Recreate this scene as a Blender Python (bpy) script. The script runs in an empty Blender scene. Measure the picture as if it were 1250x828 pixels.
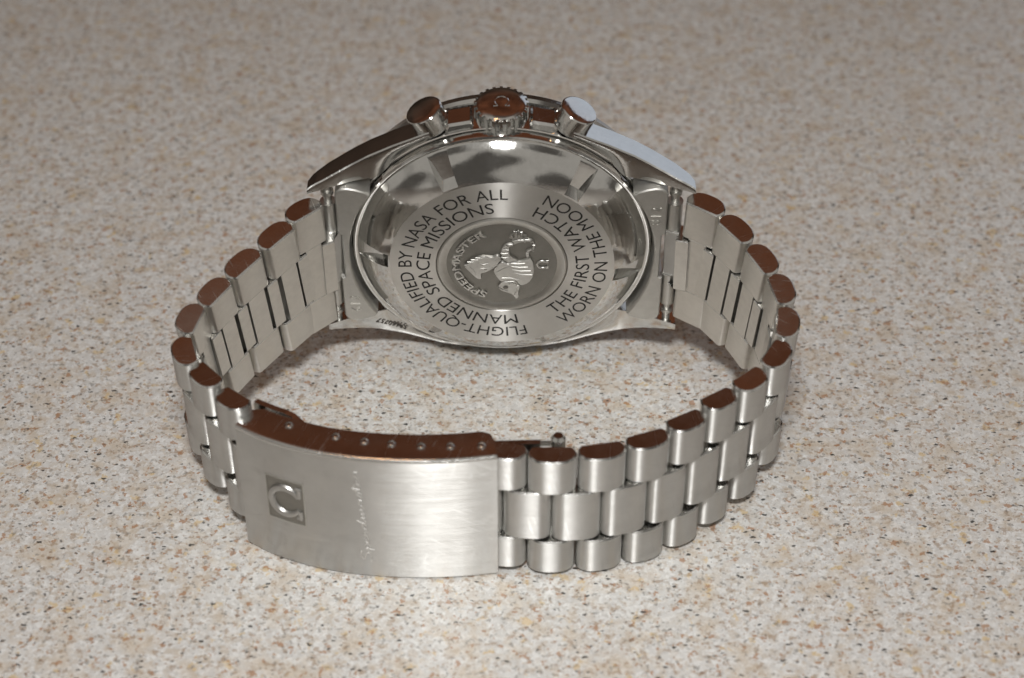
import bpy, bmesh, math, random
from mathutils import Vector, Matrix

random.seed(7)
scene = bpy.context.scene
col = scene.collection
MM = 0.001
rad = math.radians

# ------------------------------------------------------------------ camera
cam_d = bpy.data.cameras.new('camera')
cam = bpy.data.objects.new('camera', cam_d); col.objects.link(cam)
cam_d.sensor_width = 36.0
cam_d.lens = 36.0 * 2400.0 / 1250.0
cam_d.clip_start = 0.01; cam_d.clip_end = 20.0
cam.location = (0, -175.0*MM, 168.35*MM)
cam.rotation_euler = (rad(90 - 39.814), 0, 0)
cam_d.dof.use_dof = True
cam_d.dof.focus_distance = 0.243
cam_d.dof.aperture_fstop = 24.0
scene.camera = cam

# ------------------------------------------------------------------ world: the dim brown wooden room
world = bpy.data.worlds.new('World'); scene.world = world
world.use_nodes = True
wn = world.node_tree.nodes; wl = world.node_tree.links
bg = wn['Background']
# brown wooden cabinets ahead of the viewer, pale ceiling overhead and behind
wtc = wn.new('ShaderNodeTexCoord'); wsp = wn.new('ShaderNodeSeparateXYZ'); wl.new(wtc.outputs['Generated'], wsp.inputs[0])
wmr = wn.new('ShaderNodeMapRange'); wmr.interpolation_type = 'SMOOTHSTEP'
wmr.inputs['From Min'].default_value = -0.05; wmr.inputs['From Max'].default_value = 0.38
wl.new(wsp.outputs['Y'], wmr.inputs['Value'])
wmx = wn.new('ShaderNodeMix'); wmx.data_type = 'RGBA'
wno = wn.new('ShaderNodeTexNoise'); wno.inputs['Scale'].default_value = 2.0; wno.inputs['Detail'].default_value = 0.5
wl.new(wtc.outputs['Generated'], wno.inputs['Vector'])
wrp = wn.new('ShaderNodeValToRGB')                                # uneven room: furniture, wall and pale ceiling
wrp.color_ramp.elements[0].position = 0.45; wrp.color_ramp.elements[0].color = (0.085, 0.078, 0.070, 1)
wrp.color_ramp.elements[1].position = 0.54; wrp.color_ramp.elements[1].color = (0.37, 0.35, 0.32, 1)
wl.new(wno.outputs['Fac'], wrp.inputs['Fac']); wl.new(wrp.outputs['Color'], wmx.inputs[6])
wmx.inputs[7].default_value = (0.120, 0.043, 0.022, 1)
wz = wn.new('ShaderNodeMapRange'); wz.interpolation_type = 'SMOOTHSTEP'
wz.inputs['From Min'].default_value = 0.35; wz.inputs['From Max'].default_value = 0.78
wl.new(wsp.outputs['Z'], wz.inputs['Value'])
wbr = wn.new('ShaderNodeMix'); wbr.data_type = 'RGBA'          # lower cabinets are darker wood than the upper ones
wbr.inputs[6].default_value = (0.040, 0.027, 0.020, 1)
wbr.inputs[7].default_value = (0.104, 0.038, 0.019, 1)
wl.new(wz.outputs['Result'], wbr.inputs[0])
wn2 = wn.new('ShaderNodeTexNoise'); wn2.inputs['Scale'].default_value = 5.0; wn2.inputs['Detail'].default_value = 3.0
wl.new(wtc.outputs['Generated'], wn2.inputs['Vector'])
wm2 = wn.new('ShaderNodeMapRange'); wm2.inputs['From Min'].default_value = 0.35; wm2.inputs['From Max'].default_value = 0.65
wm2.inputs['To Min'].default_value = 0.55; wm2.inputs['To Max'].default_value = 1.45
wl.new(wn2.outputs['Fac'], wm2.inputs['Value'])
wvs = wn.new('ShaderNodeVectorMath'); wvs.operation = 'SCALE'
wl.new(wbr.outputs[2], wvs.inputs[0]); wl.new(wm2.outputs['Result'], wvs.inputs['Scale']); wl.new(wvs.outputs[0], wmx.inputs[7])
wl.new(wmr.outputs['Result'], wmx.inputs[0]); wl.new(wmx.outputs[2], bg.inputs['Color'])
bg.inputs['Strength'].default_value = 1.0

# ------------------------------------------------------------------ lamps
def area(name, loc, target, sx, sy, power, color, spread=180):
    d = bpy.data.lights.new(name, 'AREA'); d.shape = 'RECTANGLE'; d.size = sx; d.size_y = sy
    d.energy = power; d.color = color; d.spread = rad(spread)
    o = bpy.data.objects.new(name, d); col.objects.link(o)
    o.location = loc
    o.rotation_euler = (Vector(target) - Vector(loc)).to_track_quat('-Z', 'Y').to_euler()
    return o
area('camera_flash', (-0.004, -0.180, 0.288), (0, -0.03, 0), 0.055, 0.030, 0.315, (1.0, 0.993, 0.975), 110)
area('window_light', (0.78, 1.12, 0.46), (0, 0, 0.02), 0.80, 0.85, 1.35, (0.78, 0.87, 1.0))
area('warm_lamp_light', (-0.13, -0.06, 0.90), (0, 0, 0.02), 0.05, 0.05, 0.12, (1.0, 0.50, 0.20))

scene.view_settings.view_transform = 'Standard'
scene.view_settings.look = 'None'
scene.view_settings.exposure = 0.0
scene.view_settings.gamma = 1.0
scene.view_settings.use_curve_mapping = False

# ------------------------------------------------------------------ materials
def new_mat(name):
    m = bpy.data.materials.new(name); m.use_nodes = True
    nt = m.node_tree
    return m, nt, nt.nodes, nt.links, nt.nodes['Principled BSDF']

def coords(N, L, scale=(1000, 1000, 1000)):
    tc = N.new('ShaderNodeTexCoord'); mp = N.new('ShaderNodeMapping')
    mp.inputs['Scale'].default_value = scale
    L.new(tc.outputs['Object'], mp.inputs['Vector'])
    return mp.outputs['Vector']

def noise(N, L, vec, scale, detail=3.0, rough=0.55):
    n = N.new('ShaderNodeTexNoise'); n.inputs['Scale'].default_value = scale
    n.inputs['Detail'].default_value = detail; n.inputs['Roughness'].default_value = rough
    L.new(vec, n.inputs['Vector'])
    return n

def ramp(N, L, fac, stops):
    r = N.new('ShaderNodeValToRGB'); el = r.color_ramp.elements
    while len(el) < len(stops): el.new(0.5)
    for e, (p, c) in zip(el, stops):
        e.position = p; e.color = (*c, 1) if len(c) == 3 else c
    L.new(fac, r.inputs['Fac'])
    return r

def maprange(N, L, v, a, b, c, d):
    m = N.new('ShaderNodeMapRange')
    for k, x in zip(('From Min', 'From Max', 'To Min', 'To Max'), (a, b, c, d)): m.inputs[k].default_value = x
    L.new(v, m.inputs['Value'])
    return m.outputs['Result']

def steel(name, color, r0, r1, aniso=0.0, tangent=None, brush=None, brush_amt=0.0, smudge=0.25, bump_scale=None, scratch=0.0):
    """metal; brush = per-axis scale of the fine brush lines; tangent 'w' (width) or 'radial'"""
    m, nt, N, L, B = new_mat(name)
    B.inputs['Metallic'].default_value = 1.0
    v = coords(N, L)
    n1 = noise(N, L, v, smudge, 4.0, 0.6)
    rv = maprange(N, L, n1.outputs['Fac'], 0.3, 0.7, r0, r1)
    mixc = N.new('ShaderNodeMix'); mixc.data_type = 'RGBA'
    mixc.inputs[6].default_value = (*color, 1)
    mixc.inputs[7].default_value = tuple(c*0.90 for c in color) + (1,)
    n2 = noise(N, L, v, smudge*2.3, 5.0, 0.65)
    fac = maprange(N, L, n2.outputs['Fac'], 0.35, 0.75, 0.0, 1.0)
    L.new(fac, mixc.inputs[0]); L.new(mixc.outputs[2], B.inputs['Base Color'])
    if brush:
        vb = coords(N, L, tuple(1000*b for b in brush))
        nb = noise(N, L, vb, 1.0, 3.0, 0.6)
        add = N.new('ShaderNodeMath'); add.operation = 'MULTIPLY_ADD'
        L.new(nb.outputs['Fac'], add.inputs[0]); add.inputs[1].default_value = 0.24
        sub = N.new('ShaderNodeMath'); sub.operation = 'SUBTRACT'
        L.new(rv, sub.inputs[0]); sub.inputs[1].default_value = 0.12
        L.new(sub.outputs[0], add.inputs[2]); rv = add.outputs[0]
        bp = N.new('ShaderNodeBump'); bp.inputs['Strength'].default_value = brush_amt
        bp.inputs['Distance'].default_value = 0.00004
        L.new(nb.outputs['Fac'], bp.inputs['Height']); L.new(bp.outputs['Normal'], B.inputs['Normal'])
    elif bump_scale:
        nb = noise(N, L, v, bump_scale, 3.0, 0.6)
        bp = N.new('ShaderNodeBump'); bp.inputs['Strength'].default_value = brush_amt
        bp.inputs['Distance'].default_value = 0.00004
        L.new(nb.outputs['Fac'], bp.inputs['Height']); L.new(bp.outputs['Normal'], B.inputs['Normal'])
    if scratch:
        for (rot, off) in (((0.2, 0.45, 0.3), 3.0), ((-0.3, -0.6, 0.9), 11.0), ((0.9, 1.2, -0.4), 27.0)):
            tcs = N.new('ShaderNodeTexCoord'); m1 = N.new('ShaderNodeMapping'); m1.inputs['Rotation'].default_value = rot
            L.new(tcs.outputs['Object'], m1.inputs['Vector'])
            m2 = N.new('ShaderNodeMapping'); m2.inputs['Scale'].default_value = (190, 190, 6500); m2.inputs['Location'].default_value = (off, off, off)
            L.new(m1.outputs[0], m2.inputs['Vector'])
            ns = noise(N, L, m2.outputs[0], 1.0, 1.0)
            msk = maprange(N, L, ns.outputs['Fac'], 0.70, 0.73, 0.0, scratch)
            ad = N.new('ShaderNodeMath'); ad.operation = 'ADD'; L.new(rv, ad.inputs[0]); L.new(msk, ad.inputs[1]); rv = ad.outputs[0]
    L.new(rv, B.inputs['Roughness'])
    if tangent:
        B.inputs['Anisotropic'].default_value = aniso
        if tangent == 'w':
            cb = N.new('ShaderNodeCombineXYZ'); cb.inputs[2].default_value = 1.0
            L.new(cb.outputs[0], B.inputs['Tangent'])
        else:
            tc = N.new('ShaderNodeTexCoord'); vm = N.new('ShaderNodeVectorMath'); vm.operation = 'MULTIPLY'
            vm.inputs[1].default_value = (1, 1, 0); L.new(tc.outputs['Object'], vm.inputs[0])
            vn = N.new('ShaderNodeVectorMath'); vn.operation = 'NORMALIZE'; L.new(vm.outputs[0], vn.inputs[0])
            vt = N.new('ShaderNodeVectorTransform'); vt.vector_type = 'VECTOR'
            vt.convert_from = 'OBJECT'; vt.convert_to = 'WORLD'
            L.new(vn.outputs[0], vt.inputs[0]); L.new(vt.outputs[0], B.inputs['Tangent'])
    return m

ST = (0.70, 0.695, 0.675)
M_polish = steel('polished_steel', ST, 0.07, 0.16, smudge=0.35, brush_amt=0.12, bump_scale=3.0, scratch=0.08)
M_edge = steel('polished_link_side', ST, 0.10, 0.22, smudge=0.5, brush_amt=0.30, bump_scale=5.0, scratch=0.14)
M_brush = steel('brushed_steel', ST, 0.35, 0.40, 1.0, 'w', (0.16, 0.16, 6.0), 0.45, 0.12, scratch=0.12)
M_satin = steel('satin_inner_steel', (0.70, 0.68, 0.64), 0.34, 0.44, smudge=0.4, brush=(0.4, 0.4, 8.0), brush_amt=0.25)
M_back = steel('circular_brushed_steel', (0.63, 0.615, 0.585), 0.40, 0.45, 0.94, 'radial', smudge=0.18)
M_bevel = steel('polished_caseback_edge', ST, 0.04, 0.15, smudge=0.42, brush_amt=0.16, bump_scale=2.2)
M_blast = steel('bead_blasted_steel', (0.56, 0.55, 0.52), 0.42, 0.52, smudge=0.5, brush_amt=0.45, bump_scale=9.0)
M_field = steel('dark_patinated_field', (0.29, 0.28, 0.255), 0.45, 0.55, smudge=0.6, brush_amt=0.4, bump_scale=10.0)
M_relief = steel('relief_steel', (0.54, 0.53, 0.50), 0.36, 0.45, smudge=0.8, brush_amt=0.15, bump_scale=6.0)
M_emblem = steel('worn_emblem_steel', (0.47, 0.465, 0.45), 0.36, 0.44, smudge=0.6)
M_etch = steel('etched_bright_steel', (0.80, 0.79, 0.77), 0.50, 0.60, smudge=0.8)
def dark_mat(name, c, r):
    m, nt, N, L, B = new_mat(name)
    v = coords(N, L); n = noise(N, L, v, 3.0)
    rp = ramp(N, L, n.outputs['Fac'], [(0.3, tuple(0.7*x for x in c)), (0.7, tuple(1.3*x for x in c))])
    L.new(rp.outputs['Color'], B.inputs['Base Color']); B.inputs['Roughness'].default_value = r
    return m
M_ink = dark_mat('black_engraving_fill', (0.012, 0.011, 0.010), 0.6)
M_serial = dark_mat('dark_laser_engraving', (0.07, 0.06, 0.05), 0.6)
M_gap = dark_mat('dark_gap_steel', (0.035, 0.035, 0.033), 0.5)

def make_counter_mat():
    m, nt, N, L, B = new_mat('speckled_quartz_countertop')
    v0 = coords(N, L)
    # slightly distorted coordinates so the grains have ragged outlines
    wn_ = noise(N, L, v0, 1.6, 3.0)
    vs = N.new('ShaderNodeVectorMath'); vs.operation = 'SUBTRACT'; vs.inputs[1].default_value = (0.5, 0.5, 0.5)
    L.new(wn_.outputs['Color'], vs.inputs[0])
    vsc = N.new('ShaderNodeVectorMath'); vsc.operation = 'SCALE'; vsc.inputs['Scale'].default_value = 0.75
    L.new(vs.outputs[0], vsc.inputs[0])
    va = N.new('ShaderNodeVectorMath'); va.operation = 'ADD'
    L.new(v0, va.inputs[0]); L.new(vsc.outputs[0], va.inputs[1])
    v = va.outputs[0]
    def mix(a, b, f):
        mx = N.new('ShaderNodeMix'); mx.data_type = 'RGBA'
        for s, x in ((6, a), (7, b)):
            if isinstance(x, tuple): mx.inputs[s].default_value = (*x, 1)
            else: L.new(x, mx.inputs[s])
        L.new(f, mx.inputs[0]); return mx.outputs[2]
    def mul(a, b):
        q = N.new('ShaderNodeMath'); q.operation = 'MULTIPLY'; L.new(a, q.inputs[0])
        if isinstance(b, (int, float)): q.inputs[1].default_value = b
        else: L.new(b, q.inputs[1])
        return q.outputs[0]
    def blot(c, scale, lo, hi, colr, strength, off, detail=4.0, rough=0.6, stretch=(1, 1, 1), vec=None):
        """ragged grains: one octave-rich noise cut at a threshold"""
        mp = N.new('ShaderNodeMapping'); mp.inputs['Location'].default_value = off; mp.inputs['Scale'].default_value = stretch
        L.new(v0, mp.inputs['Vector'])
        n = noise(N, L, mp.outputs[0], scale, detail, rough)
        f = mul(maprange(N, L, n.outputs['Fac'], lo, hi, 0, 1), strength)
        return mix(c, colr, f)
    # base: fine white / beige / grey granules
    vo = N.new('ShaderNodeTexVoronoi'); vo.inputs['Scale'].default_value = 2.6; L.new(v, vo.inputs['Vector'])
    sep = N.new('ShaderNodeSeparateColor'); L.new(vo.outputs['Color'], sep.inputs[0])
    base = ramp(N, L, sep.outputs[0], [(0.0, (0.46, 0.44, 0.41)), (0.2, (0.585, 0.575, 0.555)), (0.5, (0.555, 0.545, 0.53)),
                                       (0.75, (0.69, 0.69, 0.675)), (1.0, (0.80, 0.80, 0.79))]).outputs['Color']
    vo2 = N.new('ShaderNodeTexVoronoi'); vo2.inputs['Scale'].default_value = 1.1; L.new(v, vo2.inputs['Vector'])
    sep2 = N.new('ShaderNodeSeparateColor'); L.new(vo2.outputs['Color'], sep2.inputs[0])
    base2 = ramp(N, L, sep2.outputs[1], [(0.0, (0.55, 0.49, 0.42)), (0.3, (0.605, 0.595, 0.57)), (0.6, (0.69, 0.69, 0.675)),
                                         (1.0, (0.545, 0.535, 0.52))]).outputs['Color']
    half = N.new('ShaderNodeValue'); half.outputs[0].default_value = 0.5
    c = mix(base, base2, half.outputs[0])
    def flecks(c, scale, channel, lo, dist, colr, strength, off, stretch=(1, 1, 1)):
        mp = N.new('ShaderNodeMapping'); mp.inputs['Location'].default_value = off; mp.inputs['Scale'].default_value = stretch
        mp.inputs['Rotation'].default_value = (0, 0, off[0])
        L.new(v, mp.inputs['Vector'])
        vv = N.new('ShaderNodeTexVoronoi'); vv.inputs['Scale'].default_value = scale
        L.new(mp.outputs[0], vv.inputs['Vector'])
        sp = N.new('ShaderNodeSeparateColor'); L.new(vv.outputs['Color'], sp.inputs[0])
        g = maprange(N, L, sp.outputs[channel], lo, lo + 0.01, 0, 1)
        sz = maprange(N, L, sp.outputs[(channel+1) % 3], 0, 1, dist*0.35, dist)
        df = N.new('ShaderNodeMath'); df.operation = 'SUBTRACT'; L.new(sz, df.inputs[0]); L.new(vv.outputs['Distance'], df.inputs[1])
        f = mul(mul(g, maprange(N, L, df.outputs[0], 0.0, 0.12, 0, 1)), strength)
        tone = ramp(N, L, sp.outputs[(channel+2) % 3], [(0.0, tuple(0.7*x for x in colr)), (1.0, tuple(min(1, 1.4*x) for x in colr))])
        return mix(c, tone.outputs['Color'], f)
    c = blot(c, 0.22, 0.50, 0.66, (0.52, 0.42, 0.30), 0.50, (3, 1, 0))                    # wide beige clouds
    c = blot(c, 0.46, 0.61, 0.66, (0.60, 0.42, 0.17), 0.60, (41, 7, 0))                   # yellow stain grains
    c = blot(c, 0.62, 0.54, 0.61, (0.44, 0.35, 0.25), 0.48, (12, 33, 0), 6.0, 0.68)       # soft brown ragged flecks
    c = blot(c, 0.95, 0.565, 0.61, (0.31, 0.215, 0.14), 0.60, (91, 3, 0), 5.0, 0.62)       # brown ragged flecks
    c = blot(c, 0.75, 0.605, 0.635, (0.36, 0.185, 0.09), 0.75, (55, 21, 0), 4.0, 0.62)      # rust flecks
    c = blot(c, 1.25, 0.585, 0.63, (0.17, 0.16, 0.145), 0.58, (71, 13, 0), 4.0, 0.6)        # grey-brown specks
    c = flecks(c, 1.15, 0, 0.80, 0.42, (0.28, 0.17, 0.105), 0.80, (0.6, 9, 0), (1, 1.5, 1))
    c = flecks(c, 0.95, 2, 0.90, 0.38, (0.035, 0.036, 0.034), 0.92, (2.1, 13, 0), (1, 1.9, 1))
    c = flecks(c, 1.70, 1, 0.91, 0.38, (0.10, 0.095, 0.09), 0.80, (1.2, 5, 0))
    L.new(c, B.inputs['Base Color'])
    nr = noise(N, L, v0, 0.6, 4.0)
    L.new(maprange(N, L, nr.outputs['Fac'], 0.3, 0.7, 0.22, 0.32), B.inputs['Roughness'])
    B.inputs['Specular IOR Level'].default_value = 0.5
    nb = noise(N, L, v0, 2.2, 3.0)
    bp = N.new('ShaderNodeBump'); bp.inputs['Strength'].default_value = 0.18; bp.inputs['Distance'].default_value = 0.00008
    L.new(nb.outputs['Fac'], bp.inputs['Height']); L.new(bp.outputs['Normal'], B.inputs['Normal'])
    return m
M_counter = make_counter_mat()

# ------------------------------------------------------------------ mesh helpers (all in millimetres)
class MB:
    def __init__(s): s.v = []; s.f = []; s.m = []
    def add(s, verts, faces, mi=0):
        o = len(s.v); s.v += [tuple(p) for p in verts]
        for k, f in enumerate(faces):
            s.f.append(tuple(i + o for i in f)); s.m.append(mi[k] if isinstance(mi, list) else mi)
    def merge(s, other, fn=None):
        s.add([fn(p) if fn else p for p in other.v], other.f, list(other.m))
    def build(s, name, mats, parent=None, matrix=None, angle=32, fix=True):
        me = bpy.data.meshes.new(name)
        me.from_pydata([(x*MM, y*MM, z*MM) for x, y, z in s.v], [], s.f)
        if not isinstance(mats, (list, tuple)): mats = [mats]
        for m in mats: me.materials.append(m)
        me.polygons.foreach_set('material_index', s.m)
        if fix:
            bm = bmesh.new(); bm.from_mesh(me)
            bmesh.ops.recalc_face_normals(bm, faces=bm.faces)
            bm.to_mesh(me); bm.free()
        me.polygons.foreach_set('use_smooth', [True]*len(me.polygons))
        me.set_sharp_from_angle(angle=rad(angle))
        me.update()
        o = bpy.data.objects.new(name, me); col.objects.link(o)
        if parent is not None: o.parent = parent
        if matrix is not None: o.matrix_local = matrix
        return o

def mm_matrix(origin, X, Y, Z):
    M = Matrix((X, Y, Z)).transposed().to_4x4()
    M.translation = Vector(origin)*MM
    return M

def inset(poly, d):
    n = len(poly); out = []
    area_ = sum(poly[i][0]*poly[(i+1) % n][1] - poly[(i+1) % n][0]*poly[i][1] for i in range(n))
    sg = 1 if area_ > 0 else -1
    for i in range(n):
        a, b, c = Vector(poly[i-1]), Vector(poly[i]), Vector(poly[(i+1) % n])
        e1 = (b-a).normalized(); e2 = (c-b).normalized()
        n1 = Vector((-e1.y, e1.x))*sg; n2 = Vector((-e2.y, e2.x))*sg
        k = n1+n2
        if k.length < 1e-6: k = n1
        k.normalize(); den = max(0.4, k.dot(n1))
        out.append(tuple(b + k*(d/den)))
    return out

def prism(mb, poly, z0, z1, b=0.12, mats=(0, 0, 0, 0)):
    """polygon in xy, from z0 to z1, chamfer b on both rims. mats = (side, chamfer, cap0, cap1)"""
    n = len(poly); pi = inset(poly, b)
    zs = [(pi, z0), (poly, z0+b), (poly, z1-b), (pi, z1)]
    V = [(p[0], p[1], z) for pl, z in zs for p in pl]
    F = []; I = []
    for r in range(3):
        for i in range(n):
            j = (i+1) % n
            F.append((r*n+i, r*n+j, (r+1)*n+j, (r+1)*n+i)); I.append(mats[0] if r == 1 else mats[1])
    F.append(tuple(range(n-1, -1, -1))); I.append(mats[2])
    F.append(tuple(range(3*n, 4*n))); I.append(mats[3])
    mb.add(V, F, I)

def lathe(mb, prof, n=96, mats=None, a0=0.0, a1=2*math.pi, rfun=None, cap=True):
    """profile [(r,z)] about z"""
    full = abs(a1-a0-2*math.pi) < 1e-6
    na = n if full else n+1
    V = []; F = []; I = []
    for k in range(na):
        a = a0 + (a1-a0)*k/n
        for q, (r, z) in enumerate(prof):
            rr = rfun(a, q, r) if rfun else r
            V.append((rr*math.cos(a), rr*math.sin(a), z))
    m = len(prof)
    for k in range(n):
        k2 = (k+1) % na
        for q in range(m-1):
            F.append((k*m+q, k2*m+q, k2*m+q+1, k*m+q+1)); I.append(mats[q] if mats else 0)
    if cap:
        for q in (0, m-1):
            if prof[q][0] > 1e-6:
                F.append(tuple(k*m+q for k in range(na))); I.append((mats[0] if q == 0 else mats[-1]) if mats else 0)
    mb.add(V, F, I)

def tube(mb, pts, r, n=8, mi=0, closed_ends=True, flat=None):
    pts = [Vector(p) for p in pts]; rings = []
    up = Vector((0, 0, 1)) if flat is None else Vector(flat)
    V = []; F = []
    for i, p in enumerate(pts):
        d = (pts[min(i+1, len(pts)-1)] - pts[max(i-1, 0)]).normalized()
        a = d.cross(up)
        if a.length < 1e-4: a = d.cross(Vector((1, 0, 0)))
        a.normalize(); b = a.cross(d)
        rr = r[i] if isinstance(r, (list, tuple)) else r
        for k in range(n):
            t = 2*math.pi*k/n
            V.append(p + a*rr*math.cos(t) + b*rr*math.sin(t))
    for i in range(len(pts)-1):
        for k in range(n):
            k2 = (k+1) % n
            F.append((i*n+k, i*n+k2, (i+1)*n+k2, (i+1)*n+k))
    if closed_ends:
        F.append(tuple(range(n))); F.append(tuple(range((len(pts)-1)*n, len(pts)*n)))
    mb.add(V, F, mi)

def smooth_path(pts, step):
    """Catmull-Rom through pts"""
    pts = [Vector(p) for p in pts]; P = [2*pts[0]-pts[1]] + pts + [2*pts[-1]-pts[-2]]
    out = []
    for i in range(1, len(P)-2):
        n = max(2, int((P[i+1]-P[i]).length/step))
        for k in range(n):
            t = k/n
            out.append(0.5*((2*P[i]) + (P[i+1]-P[i-1])*t + (2*P[i-1]-5*P[i]+4*P[i+1]-P[i+2])*t*t + (3*P[i]-P[i-1]-3*P[i+1]+P[i+2])*t**3))
    out.append(pts[-1]); return out

def lerp_tab(tab, x):
    if x <= tab[0][0]: return tab[0][1]
    for (a, va), (b, vb) in zip(tab, tab[1:]):
        if x <= b: return va + (vb-va)*(x-a)/(b-a)
    return tab[-1][1]

def text_shape(s, offset=0.0, spacing=1.0, shear=0.0):
    """flat lettering: verts, faces, width, cap height of the built-in typeface"""
    cu = bpy.data.curves.new('lettering', 'FONT'); cu.body = s; cu.size = 1.0
    cu.offset = offset; cu.space_character = spacing; cu.shear = shear; cu.resolution_u = 4
    o = bpy.data.objects.new('lettering', cu); col.objects.link(o)
    bpy.context.view_layer.update()
    dg = bpy.context.evaluated_depsgraph_get()
    me = bpy.data.meshes.new_from_object(o.evaluated_get(dg))
    V = [tuple(v.co) for v in me.vertices]; F = [tuple(p.vertices) for p in me.polygons]
    bpy.data.objects.remove(o); bpy.data.curves.remove(cu); bpy.data.meshes.remove(me)
    xs = [v[0] for v in V]; ys = [v[1] for v in V]
    x0, x1 = min(xs), max(xs)
    return [(v[0]-x0, v[1], 0) for v in V], F, x1-x0, max(ys)

def solidify_sheet(V, F, fn, h):
    """give flat lettering a small real depth: top sheet at height h plus walls down to the surface"""
    n = len(V); VV = [fn(x, y, h) for x, y, _ in V] + [fn(x, y, -0.02) for x, y, _ in V]
    FF = list(F); cnt = {}
    for f in F:
        for i in range(len(f)):
            a, b = f[i], f[(i+1) % len(f)]
            cnt[(a, b)] = cnt.get((a, b), 0) + 1
    for (a, b) in list(cnt):
        if (b, a) not in cnt: FF.append((b, a, a+n, b+n))
    return VV, FF

def arc_text(mb, s, r, a_first, a_last, cap, outward, h, offset=0.0, z=0.0, mi=0):
    """lettering along a circle; a_first / a_last are the angles (deg) of the run's two ends"""
    V, F, w, ch = text_shape(s, offset)
    k = cap/ch
    def fn(x, y, hh):
        a = rad(a_first + (a_last-a_first)*x/w)
        rr = r + (y*k - cap/2)*(1 if outward else -1)
        return (rr*math.cos(a), rr*math.sin(a), z+hh)
    VV, FF = solidify_sheet(V, F, fn, h)
    mb.add(VV, FF, mi)

# ------------------------------------------------------------------ the surface
mb = MB()
mb.add([(-900, -600, 0), (900, -600, 0), (900, 900, 0), (-900, 900, 0), (-900, -600, -30), (900, -600, -30), (900, 900, -30), (-900, 900, -30)],
       [(0, 1, 2, 3), (4, 5, 6, 7), (0, 1, 5, 4), (1, 2, 6, 5), (2, 3, 7, 6), (3, 0, 4, 7)])
top = mb.build('countertop', M_counter)
top['kind'] = 'structure'; top['label'] = 'speckled beige quartz countertop under the watch'

# ------------------------------------------------------------------ the watch
watch = bpy.data.objects.new('wristwatch', None); col.objects.link(watch)
watch.empty_display_size = 0.02
watch['label'] = 'stainless steel wristwatch standing on its side, engraved caseback facing the viewer'
watch['category'] = 'watch'

T = rad(7.5)
HX = Vector((1, 0, 0)); HY = Vector((0, -math.sin(T), math.cos(T))); HZ = Vector((0, -math.cos(T), -math.sin(T)))
HO = Vector((-1.27, 18.86, 19.2))
HM = mm_matrix(HO, HX, HY, HZ)

# ---- mid case: ring, three flanks with lugs, crown guards
YO = [(0, 19.85), (4, 19.55), (8, 18.6), (10.8, 17.35), (14, 16.0), (18, 14.35), (20, 13.6), (21.5, 13.05), (22.6, 12.75), (23.3, 12.4)]
ZB = [(0, -3.5), (8, -3.4), (13, -3.15), (16, -2.7), (18, -2.1), (20, -1.3), (22, -0.45), (23.3, 0.15)]
ZT = [(0, 3.6), (14, 3.6), (18, 3.6), (21, 3.4), (22.6, 2.8), (23.3, 2.1)]
def flank(mb, xs, sy):
    V = []; F = []; n = 10
    for x in xs:
        ax = abs(x); yo = lerp_tab(YO, ax); zb = lerp_tab(ZB, ax); th = lerp_tab(ZT, ax)
        yi = 11.7 if ax > 14.7 else math.sqrt(18.75**2 - ax*ax)
        yi = min(yi, yo-0.45)
        dip = 0.75*max(0, min(1, (15.5-ax)/3.0))
        ym = min(yo-0.35, max(yi+0.05, yi + 0.55*(yo-yi)))
        prof = [(yi, zb-dip), (yi+(ym-yi)*0.5, zb-dip*0.75), (ym, zb-dip*0.15), (yo-0.5, zb), (yo-0.16, zb-0.02), (yo, zb-0.18),
                (yo-0.16, zb-th*0.55), (yo-0.32, zb-th*0.92), (yo-1.1, zb-th-0.15), (yi, zb-th-0.3)]
        V += [(x, sy*y, z) for y, z in prof]
    for i in range(len(xs)-1):
        for k in range(n):
            k2 = (k+1) % n
            F.append((i*n+k, i*n+k2, (i+1)*n+k2, (i+1)*n+k))
    F.append(tuple(range(n))); F.append(tuple(range((len(xs)-1)*n, len(xs)*n)))
    mb.add(V, F)
def frange(a, b, n): return [a+(b-a)*i/n for i in range(n+1)]
mb = MB()
lathe(mb, [(17.6, -4.0), (18.7, -3.75), (18.8, -3.55), (18.95, -3.6), (19.0, -3.9), (19.0, -5.5), (18.95, -7.6), (18.7, -8.6), (17.5, -8.9)], 160)
flank(mb, frange(-22.3, 22.3, 64), -1)
flank(mb, frange(8.6, 23.3, 26), 1)
flank(mb, frange(-23.3, -8.6, 26), 1)
for s in (-1, 1):   # crown guards either side of the crown
    pl = [(s*3.5, 16.5), (s*6.9, 16.5), (s*6.6, 18.5), (s*6.35, 18.95), (s*3.75, 19.5), (s*3.5, 19.25)]
    prism(mb, pl, -7.0, -3.95, 0.28)
case = mb.build('case', M_polish, watch, HM, angle=30)

# ---- bezel and crystal on the far side
mb = MB()
lathe(mb, [(19.0, -8.4), (19.2, -8.9), (18.95, -9.9), (18.3, -10.5), (16.6, -11.0), (16.4, -10.8)], 128)
mb.build('bezel', M_polish, watch, HM)
mc, nt, N, L, B = new_mat('domed_plastic_crystal')
B.inputs['Base Color'].default_value = (0.02, 0.02, 0.022, 1); B.inputs['Roughness'].default_value = 0.06
mb = MB(); lathe(mb, [(16.5, -10.9), (16.0, -12.2), (13, -12.9), (8, -13.3), (0.01, -13.5)], 96)
mb.build('crystal', mc, watch, HM)

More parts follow.
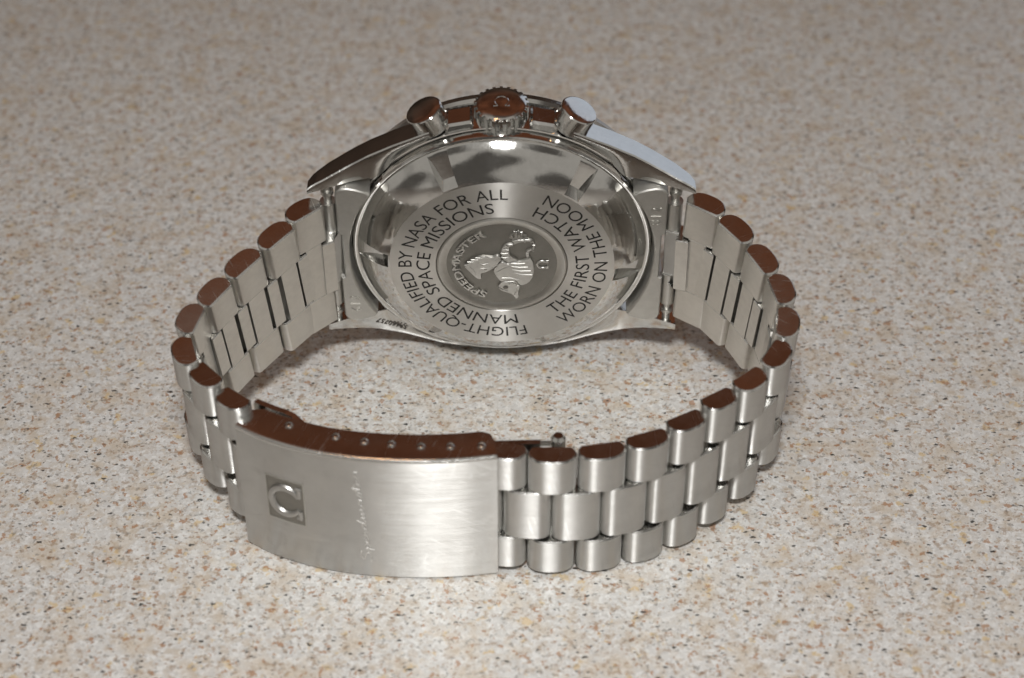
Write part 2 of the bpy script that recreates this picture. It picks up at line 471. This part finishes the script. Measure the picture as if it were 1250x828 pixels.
# ---- caseback with key notches
ZF = 0.6
prof = [(8.12, ZF-0.25), (8.22, ZF), (13.95, ZF), (14.12, ZF-0.08), (14.8, 0.22), (15.5, -0.20), (16.3, -0.72), (17.0, -1.30), (17.55, -1.85), (17.85, -2.28),
        (18.0, -2.42), (18.15, -2.34), (18.35, -2.32), (18.55, -2.45), (18.62, -2.7), (18.62, -3.7)]
notch_c = [115.5, 53.6, -7.2, 177.5, -67.0, -127.0]
nw = 4.1
angs = []
for i in range(240): angs.append((i*1.5, False))
angs = [a for a in angs if all(abs((a[0]-c+180) % 360-180) > nw+0.25 for c in notch_c)]
for c in notch_c:
    angs += [(c-nw-0.12, False), (c+nw+0.12, False), (c-nw, True), (c, True), (c+nw, True)]
angs = sorted([(a % 360, b) for a, b in angs])
mb = MB(); V = []; F = []; I = []; m_ = len(prof)
for a, innotch in angs:
    for (r, z) in prof:
        zz = z
        if innotch and 14.7 < r < 17.7: zz = min(z, -0.95 - (r-15)*0.46)
        V.append((r*math.cos(rad(a)), r*math.sin(rad(a)), zz))
for k in range(len(angs)):
    k2 = (k+1) % len(angs)
    for q in range(m_-1):
        F.append((k*m_+q, k2*m_+q, k2*m_+q+1, k*m_+q+1)); I.append(0 if q < 2 else 1)
mb.add(V, F, I)
lathe(mb, [(8.2, ZF-0.3), (0.01, ZF-0.3)], 64)
caseback = mb.build('caseback', [M_back, M_bevel], watch, HM, angle=25)

# engraved lettering filled in black
mb = MB()
arc_text(mb, 'FLIGHT-QUALIFIED BY NASA FOR ALL', 12.02, -75.0, -274.0, 1.68, True, 0.012, 0.0, ZF)
arc_text(mb, 'MANNED SPACE MISSIONS', 9.78, -78.5, -264.5, 1.68, True, 0.012, 0.0, ZF)
arc_text(mb, 'THE FIRST WATCH', 10.02, -53.0, 66.5, 1.68, False, 0.012, 0.0, ZF)
arc_text(mb, 'WORN ON THE MOON', 12.30, -53.5, 65.0, 1.68, False, 0.012, 0.0, ZF)
mb.build('engraved_lettering', M_ink, caseback, None, fix=False)

# medallion: ring, recessed field, relief
mb = MB()
lathe(mb, [(8.10, ZF-0.22), (8.05, ZF-0.05), (7.85, ZF+0.06), (7.50, ZF+0.02), (7.15, ZF-0.10), (6.95, ZF-0.22), (6.85, ZF-0.27)], 128, cap=False)
med = mb.build('medallion_ring', M_relief, caseback)
mb = MB()
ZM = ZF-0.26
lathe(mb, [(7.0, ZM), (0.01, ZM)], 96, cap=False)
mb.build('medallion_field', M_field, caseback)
REL = dict(
HEAD=[(-4.32, -0.21), (-3.91, 0.46), (-3.05, 1.26), (-2.02, 1.68), (-0.85, 1.48), (-0.4, 1.85), (0.11, 1.63), (0.18, 0.97), (-0.27, 0.19), (-0.93, -0.7), (-1.75, -1.26), (-2.17, -1.37), (-2.2, -1.82), (-2.13, -2.31), (-2.51, -2.49), (-2.95, -2.22), (-3.53, -1.37), (-4.03, -0.65)],
TORSO=[(-0.93, -0.7), (-0.27, 0.19), (0.18, 0.75), (0.91, 0.31), (1.35, 0.59), (2.38, 0.75), (3.11, 1.08), (3.55, 1.52), (3.92, 0.75), (4.1, -0.47), (3.95, -2.04), (3.44, -3.17), (2.4, -3.74), (1.8, -2.72), (0.76, -2.83), (0.02, -2.95), (-0.57, -1.93)],
TAIL_L=[(0.91, 0.31), (0.25, 1.08), (0.04, 2.18), (0.11, 3.06), (0.62, 3.71), (1.57, 3.82), (1.64, 3.45), (1.13, 3.17), (1.03, 2.62), (1.28, 1.63), (2.38, 0.75), (1.35, 0.59)],
TAIL_R=[(3.55, 1.52), (3.11, 1.08), (2.9, 2.07), (3.03, 2.66), (3.61, 2.88), (3.9, 3.6), (3.68, 4.03), (2.37, 3.97), (1.57, 3.45), (1.57, 3.82), (1.21, 4.25), (2.37, 4.53), (3.53, 4.58), (4.04, 4.25), (4.15, 3.38), (3.98, 2.62), (3.4, 2.36)],
FIN=[(0.99, 4.68), (1.13, 5.22), (1.5, 5.44), (1.57, 5.97), (1.93, 5.65), (2.15, 6.08), (2.36, 5.65), (2.68, 5.82), (2.73, 5.33), (3.26, 5.11), (3.09, 4.68), (3.53, 4.58), (2.37, 4.53), (1.5, 4.32)],
LEG=[(-0.43, -3.86), (0.02, -2.95), (0.76, -2.83), (1.8, -2.72), (2.17, -3.17), (2.43, -3.86), (2.22, -4.77), (2.33, -5.69), (1.88, -6.2), (1.43, -5.28), (0.76, -4.93), (0.01, -4.59)])
mb = MB()
hgt = dict(HEAD=0.34, TORSO=0.30, TAIL_L=0.27, TAIL_R=0.25, FIN=0.20, LEG=0.28)
for k, pl in REL.items():
    pl = [(x*1.05-0.2, y*0.99) for x, y in pl]
    n = len(pl); h = hgt[k]
    # chaikin rounding
    cp = []
    for i in range(n):
        a, b = Vector(pl[i]), Vector(pl[(i+1) % n]); cp += [tuple(a*0.78+b*0.22), tuple(a*0.22+b*0.78)]
    i1 = inset(cp, 0.05); i2 = inset(cp, 0.11); m2 = len(cp)
    V = [(p[0], p[1], ZM-0.02) for p in cp] + [(p[0], p[1], ZM+h*0.65) for p in i1] + [(p[0], p[1], ZM+h) for p in i2]
    F = [(r*m2+i, r*m2+(i+1) % m2, (r+1)*m2+(i+1) % m2, (r+1)*m2+i) for r in range(2) for i in range(m2)]
    F.append(tuple(range(2*m2, 3*m2))); mb.add(V, F)
zt_ = ZM+0.30
for pts in ([(1.28, 0.42), (2.09, 0.31), (2.97, 0.42)], [(1.35, -0.14), (2.24, -0.29), (3.27, -0.25)], [(1.43, -0.7), (2.39, -0.96), (3.64, -0.92)], [(1.57, -1.26), (2.54, -1.59), (3.8, -1.64)],
            [(-4.21, 0.08), (-3.5, 0.31)], [(-3.86, 0.64), (-3.06, 0.68)], [(-3.42, 1.04), (-2.61, 1.04)], [(-2.9, 1.41), (-2.02, 1.3)], [(-2.31, 1.61), (-1.43, 1.35)], [(-1.75, 1.66), (-0.95, 1.2)],
            [(-2.33, -0.47), (-1.15, -0.47), (0.03, 0.42)], [(1.3, 5.4), (1.6, 4.6)], [(1.9, 5.7), (2.0, 4.6)], [(2.5, 5.6), (2.4, 4.7)], [(3.0, 5.1), (2.7, 4.7)],
            [(0.1, 1.5), (0.6, 1.35), (1.1, 1.55)], [(0.05, 2.2), (0.5, 2.1), (0.98, 2.2)], [(0.2, 2.95), (0.6, 2.8), (1.0, 2.75)], [(0.75, 3.6), (0.95, 3.25)], [(3.0, 2.3), (3.3, 2.2)], [(3.7, 2.8), (3.95, 2.5)], [(3.8, 3.6), (4.1, 3.6)], [(3.6, 4.0), (3.8, 4.4)], [(2.9, 4.05), (2.9, 4.5)],
            [(0.9, -3.0), (1.1, -3.35), (1.4, -3.0)], [(1.4, -3.0), (1.65, -3.4), (1.9, -3.1)], [(1.9, -3.1), (1.95, -3.6), (2.3, -3.6)], [(1.9, -4.0), (2.0, -4.5), (1.75, -5.2)], [(-0.2, -3.9), (0.2, -4.3), (0.9, -4.6)],
            [(-3.6, -0.2), (-3.2, -0.6), (-2.9, -1.6)], [(-2.6, 0.6), (-2.0, 0.2), (-1.2, 0.5)], [(-1.0, 1.1), (-0.5, 0.9), (-0.1, 1.3)], [(-0.4, -1.2), (0.3, -0.6), (1.1, -0.2)], [(0.2, -2.2), (1.2, -2.2), (2.4, -2.6)]):
    tube(mb, [(x*1.05-0.2, y*0.99, zt_) for x, y in pts], 0.085, 6)
mb.build('seahorse_relief', M_relief, caseback, angle=50)
# dark eye-like hollows of the relief
mb = MB()
for (x, y, r) in ((0.48, -3.86, 0.32), (-2.0, -0.55, 0.22)):
    lathe_ = MB(); lathe(lathe_, [(r, 0.0), (r*0.8, 0.03), (0.01, 0.035)], 16); mb.merge(lathe_, lambda p: (p[0]+x, p[1]*0.8+y, p[2]+ZM+0.33))
mb.build('relief_hollow', M_field, caseback)

def omega_path(R, w):
    """open ring with two feet: opening towards -y"""
    pts = []
    for i in range(33):
        a = rad(-62 + (304)*i/32); pts.append((R*math.cos(a)*0.96, R*math.sin(a), 0))
    return pts
def omega_mesh(R, tk, fn, h=0.2, ratio=0.6):
    mb = MB(); pts = omega_path(R, tk)
    rr = []
    n = len(pts)
    for i in range(n):
        t = abs(i/(n-1)*2-1); rr.append(tk*(1.0 - 0.45*t**3))
    m2 = MB(); tube(m2, pts, rr, 8)
    for s in (-1, 1):
        x0 = s*R*0.50; y0 = -R*0.95
        tube(m2, [(x0, y0, 0), (s*R*1.08, y0-tk*0.25, 0)], [tk*0.75, tk*0.62], 8)
        tube(m2, [(s*R*1.04, y0-tk*0.5, 0), (s*R*1.08, y0+tk*0.9, 0)], [tk*0.6, tk*0.4], 8)
    mb.merge(m2, lambda p: fn(p[0], p[1], p[2]*ratio + h))
    return mb
# medallion letters and emblem
mb = MB()
arc_text(mb, 'SPEEDMASTER', 5.72, 249.5, 110.5, 1.02, True, 0.22, 0.018, ZM)
mb.build('raised_lettering', M_relief, caseback, fix=False)
omega_mesh(0.62, 0.17, lambda x, y, z: (5.05-y*1.05, x, ZM+z), 0.10).build('raised_emblem', M_relief, caseback)

# serial number on the lower lug
mb = MB()
V, F, w, ch = text_shape('59660757', 0.0)
A = Vector((-12.3, -15.0)); Bv = Vector((-16.1, -12.95)); d = (Bv-A).normalized(); up = Vector((d.y, -d.x)); up = up if up.dot(Vector((-0.5, -1))) > 0 else -up
k = (Bv-A).length/w
def fn(x, y, h):
    p = A + d*x*k + up*y*k*0.95
    return (p.x, p.y, lerp_tab(ZB, abs(p.x)) + 0.02 + h)
VV, FF = solidify_sheet(V, F, fn, 0.05); mb.add(VV, FF)
mb.build('serial_number', M_serial, case, fix=False)

# ---- crown
AX = mm_matrix((0, 0, 0), Vector((1, 0, 0)), Vector((0, 0, -1)), Vector((0, 1, 0)))   # z axis of the lathe -> +Y of the head
def on_head(x, y, z, ang):
    """lathe axis pointing outwards in the caseback plane, ang from +Y towards +X"""
    d = Vector((math.sin(ang), math.cos(ang), 0)); zc = Vector((0, 0, 1)); e = d.cross(zc)
    return HM @ mm_matrix((x, y, z), e, zc, d) if False else HM @ mm_matrix((x, y, z), zc.cross(d).normalized()*1.0, d.cross(zc.cross(d)), d)
NT = 22
def flute(a, q, r):
    if q in (3, 4, 5): 
        c = math.cos(a*NT); return r - 0.34*(1 if c > 0.3 else 0)
    return r
mb = MB()
lathe(mb, [(1.6, -1.6), (1.6, 0.1), (2.8, 0.1), (3.25, 0.25), (3.3, 0.4), (3.3, 2.48), (2.96, 2.60), (2.78, 2.70), (2.3, 2.82), (1.5, 2.95), (0.8, 3.01), (0.01, 3.03)], NT*10, rfun=flute)
crown = mb.build('crown', M_polish, watch, on_head(0.0, 17.75, -6.3, 0.0), angle=22)
omega_mesh(0.85, 0.13, lambda x, y, z: (-x, -y, 2.96+z), 0.0, 0.9).build('crown_emblem', M_polish, crown)

# ---- pushers
for s in (-1, 1):
    a = s*rad(25.2)
    mb = MB()
    lathe(mb, [(1.9, -1.5), (1.9, 0.6), (1.5, 0.7), (1.5, 1.25), (2.18, 1.26), (2.3, 1.38), (2.3, 3.92), (2.2, 4.04), (2.05, 4.09), (1.2, 4.15), (0.01, 4.17)], 64)
    mb.build('pusher', M_polish, watch, on_head(17.85*math.sin(a), 17.85*math.cos(a), -5.8, a), angle=28)

# ---- end links, spring bars
for s in (-1, 1):
    arc = []
    a0 = math.asin(10.3/19.0)
    for i in range(25):
        a = -a0 + 2*a0*i/24; arc.append((19.0*math.cos(a), 19.0*math.sin(a)))
    pl = arc + [(16.4, 11.35), (17.6, 11.85), (18.6, 12.1), (19.4, 12.0), (19.95, 11.6), (20.2, 10.9)]
    pl += [(20.2, 3.75), (19.75, 3.6), (19.75, -3.6), (20.2, -3.75)]
    pl += [(20.2, -10.9), (19.95, -11.6), (19.4, -12.0), (18.6, -12.1), (17.6, -11.85), (16.4, -11.35)]
    pl = [(s*x, y*0.955) if abs(y) > 10.75 else (s*x, y) for x, y in pl]
    mb = MB(); prism(mb, pl, -4.2, -0.9, 0.16, (0, 0, 0, 0))
    el = mb.build('end_link', M_blast, watch, HM)
    # stamped code
    mb = MB(); V, F, w, ch = text_shape('812', 0.01, 1.15)
    k = 2.9/w
    yc = -8.5 if s < 0 else 6.9
    if s > 0: fn = lambda x, y, h: (18.85 - (y*k - 0.6)*1.0, yc + (x*k - 1.45), -0.9 + h)
    else: fn = lambda x, y, h: (-18.75 + (y*k - 0.6)*1.0, yc - (x*k - 1.45), -0.9 + h)
    VV, FF = solidify_sheet(V, F, fn, 0.10); mb.add(VV, FF)
    mb.build('stamped_number', M_relief, el, fix=False)
    # spring bar with collars
    mb = MB()
    for q in (-1, 1):
        tube(mb, [(s*21.15, q*3.4, -1.9), (s*21.15, q*8.7, -1.9)], 1.0, 20)
        tube(mb, [(s*21.15, q*8.7, -1.9), (s*21.15, q*11.75, -1.9)], 0.5, 14)
        tube(mb, [(s*21.15, q*10.0, -1.9), (s*21.15, q*10.5, -1.9)], 0.8, 16)
    mb.build('spring_bar', M_relief, watch, HM)

# ---- bracelet links
LEFT = [(-25.16, 16.18, 29.33), (-28.29, 12.8, 28.06), (-31.92, 9.15, 26.68), (-35.01, 5.46, 25.29), (-37.5, 2.03, 24.0), (-37.71, -2.05, 22.46), (-35.11, -5.06, 21.33), (-31.8, -7.93, 20.25)]
RIGHT = [(23.43, 16.95, 29.62), (26.87, 13.67, 28.38), (29.73, 9.68, 26.88), (31.68, 5.77, 25.41), (31.94, 1.52, 23.81), (30.52, -2.45, 22.31), (27.3, -5.56, 21.14), (23.62, -7.93, 20.25), (19.75, -10.5, 19.25), (15.3, -12.75, 18.5), (10.1, -14.35, 18.25), (4.5, -14.9, 18.2), (-1.0, -14.35, 18.3)]

def section(Ln, half=1.0):
    """cross-section of a link seen from its side: flat inner face, rounded outer face. x along the bracelet, y outwards"""
    h = Ln/2
    pts = [(-0.73*h, -1.30), (0.73*h, -1.30), (0.79*h, -1.25), (0.865*h, -1.08), (0.93*h, -0.80), (0.975*h, -0.50)]
    for i in range(17):
        a = math.pi*i/16; x = math.cos(a); y = math.sin(a)
        pts.append((0.995*h*math.copysign(abs(x)**0.78, x), -0.32 + 1.84*y**0.95))
    pts += [(-0.975*h, -0.50), (-0.93*h, -0.80), (-0.865*h, -1.08), (-0.79*h, -1.25)]
    return pts
def center_section(Ln):
    h = Ln/2
    pts = [(-0.80, -1.27), (0.80, -1.27), (0.82, -1.24), (0.82, -0.1), (0.90*h, -0.1), (0.98*h, -0.03)]
    for i in range(13):
        a = math.pi*i/12; x = math.cos(a); y = math.sin(a)
        pts.append((0.995*h*math.copysign(abs(x)**0.55, x), 0.06 + 1.47*y))
    pts += [(-0.98*h, -0.03), (-0.90*h, -0.1), (-0.82, -0.1), (-0.82, -1.24)]
    return pts

LEAN = [(-9, 0), (-3, 9), (2, 14), (8, 14), (15, 10), (20, 10)]
def lean_at(y): return rad(lerp_tab(LEAN, y))
def frame(tangent, side, y):
    w = Vector((0, -math.sin(lean_at(y)), math.cos(lean_at(y))))
    s = Vector(tangent).normalized()
    k = 0.55*max(0, min(1, (y+7)/9.0))                     # the links at the sides follow part of the slope
    w = (w - s*(w.dot(s)*k)).normalized()
    s = (s - w*s.dot(w)).normalized(); n = w.cross(s)
    return s, n, w
def build_chain(pts, side, W0, W1, start, end):
    P = [Vector(p) for p in pts]; n = len(P)
    ext = [Vector(start)] + P + [Vector(end)]
    for i in range(n):
        tan = ext[i+2] - ext[i]
        if side < 0: tan = -tan          # keep the frame so that +y of the section points away from the loop
        W = W0 + (W1-W0)*i/(n-1)
        s, nn, w = frame(tan, side, P[i].y)
        Ln = ((ext[i+1]-ext[i]).length + (ext[i+2]-ext[i+1]).length)/2
        Ln = max(4.5, min(5.8, Ln))*1.0
        ctr = P[i] - w*(W/2)
        M = mm_matrix(ctr, s, nn, w)
        row = W*0.285; sec = section(Ln)
        mb = MB()
        nsec = len(sec)
        for (z0, z1) in ((W/2-row, W/2), (-W/2, -W/2+row)):
            t = MB(); prism(t, sec, z0, z1, 0.17, (0, 1, 1, 1))
            # inner flat faces are satin
            for k in range(len(t.f)):
                ys = [t.v[q][1] for q in t.f[k]]; 
                if max(ys) < -0.40 and t.m[k] == 0: t.m[k] = 2
            mb.merge(t)
        bh = Ln/2 - 0.82 - 0.46
        t = MB(); prism(t, [(-bh, -1.295), (bh, -1.295), (bh, -0.3), (-bh, -0.3)], -W/2+row-0.1, W/2-row+0.1, 0.02, (2, 2, 2, 2)); mb.merge(t)
        # dark hinge core that closes the view through the joints
        lk = mb.build('bracelet_link', [M_brush, M_edge, M_satin], watch, M, angle=30)
        # centre link towards the previous joint
        for (A, Bp, first) in ((ext[i], ext[i+1], i),):
            pass
        Q = (ext[i]+ext[i+1])/2
        tan2 = ext[i+1]-ext[i]
        if side < 0: tan2 = -tan2
        add_center(Q, tan2, W, max(4.5, min(5.8, tan2.length)), lk, M, side)
        if i == n-1:
            Q = (ext[i+1]+ext[i+2])/2; tan2 = ext[i+2]-ext[i+1]
            if side < 0: tan2 = -tan2
            if True: add_center(Q, tan2, W, max(4.5, min(5.8, tan2.length)), lk, M, side)
def add_center(Q, tan, W, Ln, parent, PM, side):
    s, nn, w = frame(tan, side, Q.y)
    ctr = Q - w*(W/2)
    mb = MB(); hw = W*0.212
    t = MB(); prism(t, center_section(Ln), -hw, hw, 0.14, (0, 1, 1, 1))
    for k in range(len(t.f)):
        ys = [t.v[q][1] for q in t.f[k]]
        if max(ys) < -1.1 and t.m[k] == 0: t.m[k] = 2
    mb.merge(t)
    mb.build('center_link', [M_brush, M_edge, M_satin], parent, PM.inverted() @ mm_matrix(ctr, s, nn, w), angle=30)

def head_pt(x, y, z): return HO + HX*x + HY*y + HZ*z
# virtual neighbours: a joint inside the end link and one inside the clasp
W_LUG, W_CL = 21.2, 17.3
stL = head_pt(-19.6, 10.4, -1.0); stR = head_pt(19.6+0.3, 10.4, -1.0)
build_chain(LEFT, -1, W_LUG, 17.6, stL, (-28.4, -10.4, 19.4))
build_chain(RIGHT, 1, W_LUG, W_CL, stR, (-6.4, -13.4, 18.3))

# ---- clasp cover
CW = 18.9
cpts = [(-31.35, -10.9, 0), (-28.0, -13.05, 0), (-23.2, -15.05, 0), (-17.6, -16.3, 0), (-11.3, -16.8, 0), (-5.9, -16.6, 0), (-1.63, -16.05, 0)]
cp = smooth_path(cpts, 0.5)
CL = [0.0]
for a, b in zip(cp, cp[1:]): CL.append(CL[-1] + (b-a).length)
Ltot = CL[-1]
def clasp_at(u):
    """point and outward normal at arc length u from the left end"""
    u = max(0, min(Ltot-1e-4, u)); i = 0
    while CL[i+1] < u: i += 1
    t = (u-CL[i])/(CL[i+1]-CL[i]); p = cp[i].lerp(cp[i+1], t)
    d = (cp[min(i+2, len(cp)-1)] - cp[max(i-1, 0)]).normalized()
    return p, Vector((d.y, -d.x, 0)), d
mb = MB(); V = []; F = []; I = []
us = [0, 0.15, 0.4, 0.8] + frange(1.4, Ltot-1.8, 60) + [Ltot-1.3, Ltot-0.9, Ltot-0.5, Ltot-0.2, Ltot]
for u in us:
    p, nn, d = clasp_at(u)
    dp = 4.35
    e = Ltot-u
    if e < 1.6: dp = 4.35 - 1.5*(1-math.sqrt(max(0, 1-((1.6-e)/1.6)**2)))
    if u < 1.4: dp = 4.35 - 1.2*(1-u/1.4)
    prof = [(-dp, CW), (-0.62, CW), (-0.34, CW-0.05), (-0.12, CW-0.20), (-0.02, CW-0.45), (0, CW-0.75), (0, CW*0.66), (0, CW*0.33), (0, 0.55), (-0.05, 0.25), (-0.2, 0.06), (-0.5, 0.0), (-dp, 0.0),
            (-dp, 0.7), (-0.75, 0.7), (-0.75, CW-0.7), (-dp, CW-0.7)]
    V += [(p.x+nn.x*q, p.y+nn.y*q, z) for q, z in prof]
m_ = len(prof)
mt = [1, 1, 1, 1, 0, 0, 0, 0, 0, 1, 1, 1, 1, 2, 2, 2, 1]
for i in range(len(us)-1):
    for k in range(m_):
        k2 = (k+1) % m_
        F.append((i*m_+k, i*m_+k2, (i+1)*m_+k2, (i+1)*m_+k)); I.append(mt[k])
for i in (0, len(us)-1):
    b = i*m_
    F += [(b+0, b+1, b+15, b+16), (b+1, b+2, b+3, b+4, b+5, b+6, b+7, b+8, b+9, b+10, b+11, b+14, b+15), (b+11, b+12, b+13, b+14)]
    I += [1, 1, 1]
mb.add(V, F, I)
clasp = mb.build('clasp', [M_brush, M_edge, M_satin], watch, None, angle=30)

# pins along the clasp's upper wall
for (x, y) in ((-25.14, -10.9), (-19.74, -12.8), (-16.48, -13.6), (-13.44, -14.0), (-10.13, -14.4), (-6.85, -14.4), (-3.38, -14.3)):
    mb = MB(); lathe(mb, [(0.60, -0.05), (0.58, 0.04), (0.50, 0.05), (0.46, 0.02), (0.42, 0.10), (0.28, 0.18), (0.12, 0.22), (0.01, 0.225)], 20, cap=False)
    mb.build('pin_head', M_polish, clasp, Matrix.Translation(Vector((x, y, CW))*MM))

# recessed emblem plate
def on_clasp(u, z, h):
    p, nn, d = clasp_at(u); return (p.x+nn.x*h, p.y+nn.y*h, z)
def u_of_x(x): return min(range(len(cp)), key=lambda i: abs(cp[i].x-x))
u0 = CL[u_of_x(-28.15)]; u1 = CL[u_of_x(-23.65)]
z0, z1 = 6.9, 13.4
mb = MB()
def cl_box(ua, ub, za, zb, ha, hb, nseg=8, mi=0):
    V = []; F = []
    for i in range(nseg+1):
        u = ua+(ub-ua)*i/nseg
        V += [on_clasp(u, za, ha), on_clasp(u, zb, ha), on_clasp(u, zb, hb), on_clasp(u, za, hb)]
    for i in range(nseg):
        for k in range(4): F.append((i*4+k, i*4+(k+1) % 4, (i+1)*4+(k+1) % 4, (i+1)*4+k))
    F += [(0, 1, 2, 3), tuple(nseg*4+k for k in range(4))]
    mb.add(V, F, mi)
cl_box(u0, u1, z0, z1, -0.2, 0.012)
for (a, b, c, d_) in ((u0, u1, z0-0.12, z0), (u0, u1, z1, z1+0.1), (u0-0.12, u0, z0-0.12, z1+0.1), (u1, u1+0.12, z0-0.12, z1+0.1)):
    cl_box(a, b, c, d_, -0.2, 0.07, 8, 1)
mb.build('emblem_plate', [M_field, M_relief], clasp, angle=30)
uc = (u0+u1)/2; zc_ = (z0+z1)/2
omega_mesh(1.80, 0.45, lambda x, y, z: on_clasp(uc + 0.05 - y*1.02, zc_ + x*1.18, z), 0.05, 0.8).build('clasp_emblem', M_emblem, clasp)

# script lettering on the clasp, reading upwards
STROKES = [  # x along the word, y height; x-height 1
 [(0.9, 2.2), (0.3, 2.4), (-0.2, 1.9), (0.2, 1.4), (0.8, 0.9), (0.7, 0.2), (0.0, 0.0), (-0.5, 0.3)],                                    # S
 [(0.9, 0.1), (1.5, 1.0), (1.3, -0.9), (1.5, 0.9), (2.0, 1.0), (2.2, 0.4), (1.8, 0.0), (1.5, 0.3)],                                       # p
 [(2.2, 0.2), (2.8, 0.6), (2.9, 1.0), (2.5, 0.9), (2.4, 0.2), (2.8, 0.0), (3.3, 0.4)],                                                      # e
 [(3.3, 0.4), (3.7, 0.7), (3.7, 1.0), (3.4, 0.8), (3.3, 0.2), (3.7, 0.0), (4.2, 0.4)],                                                      # e
 [(5.0, 0.9), (4.5, 0.9), (4.3, 0.3), (4.7, 0.0), (5.1, 0.7), (5.4, 2.1), (5.1, 0.4), (5.5, 0.1)],                                       # d
 [(5.5, 0.1), (5.9, 1.0), (5.9, 0.0), (6.4, 1.0), (6.5, 0.0), (7.0, 1.0), (7.1, 0.1), (7.5, 0.2)],                                       # m
 [(8.3, 0.9), (7.8, 0.9), (7.6, 0.3), (8.0, 0.0), (8.4, 0.9), (8.4, 0.1), (8.8, 0.2)],                                                      # a
 [(8.8, 0.2), (9.2, 1.2), (9.4, 0.6), (9.2, 0.0), (8.9, 0.1)],                                                                                  # s
 [(9.3, 0.1), (10.0, 2.0), (9.9, 0.3), (10.2, 0.0), (10.5, 0.3)], [(9.6, 1.3), (10.5, 1.4)],                                            # t
 [(10.5, 0.3), (11.0, 0.7), (11.0, 1.0), (10.7, 0.8), (10.6, 0.2), (11.0, 0.0), (11.5, 0.4)],                                             # e
 [(11.5, 0.4), (11.8, 1.1), (12.0, 0.9), (12.3, 1.0), (12.3, 0.2), (12.7, 0.1)],                                                              # r
]
mb = MB(); ku = 0.50; kz = 14.6/13.2
ub = CL[u_of_x(-16.75)]; ut = CL[u_of_x(-17.7)]
for st in STROKES:
    pts = smooth_path([(x, y, 0) for x, y in st], 0.15)
    P3 = []
    for p in pts:
        f = (p.x+0.5)/13.2
        P3.append(on_clasp(ub+(ut-ub)*f - (p.y-0.8)*ku, 2.6 + (p.x+0.5)*kz, 0.004))
    tube(mb, P3, 0.072, 5)
mb.build('script_lettering', M_etch, clasp, fix=False)

# ---- folding blade inside the loop, behind the clasp
mb = MB()
fp = smooth_path([(-29.3, -6.9, 0), (-27.2, -8.1, 0), (-24.8, -9.3, 0), (-21.5, -11.2, 0), (-16, -12.4, 0), (-8, -12.75, 0), (-1.5, -12.7, 0), (3.2, -12.55, 0)], 0.8)
V = []; F = []
for i, p in enumerate(fp):
    d = (fp[min(i+1, len(fp)-1)]-fp[max(i-1, 0)]).normalized(); nn = Vector((d.y, -d.x, 0))
    ztop = 17.9 if p.x > -23 else 19.1 if p.x < -25 else 17.9 + 1.2*(-23-p.x)/2
    for q, z in ((0.35, 5.0), (0.35, ztop), (-0.35, ztop), (-0.35, 5.0)): V.append((p.x+nn.x*q, p.y+nn.y*q, z))
for i in range(len(fp)-1):
    for k in range(4): F.append((i*4+k, i*4+(k+1) % 4, (i+1)*4+(k+1) % 4, (i+1)*4+k))
F += [(0, 1, 2, 3), tuple((len(fp)-1)*4+k for k in range(4))]
mb.add(V, F)
blade = mb.build('folding_blade', M_polish, watch, None)
mb = MB(); tube(mb, [(5.2, -12.6, 4.8), (5.2, -12.6, 18.5), (5.2, -12.6, 18.9)], [0.85, 0.85, 0.55], 16)
tube(mb, [(3.0, -12.5, 17.6), (5.2, -12.5, 17.6)], 0.3, 8)
mb.build('hinge_pin', M_polish, blade)
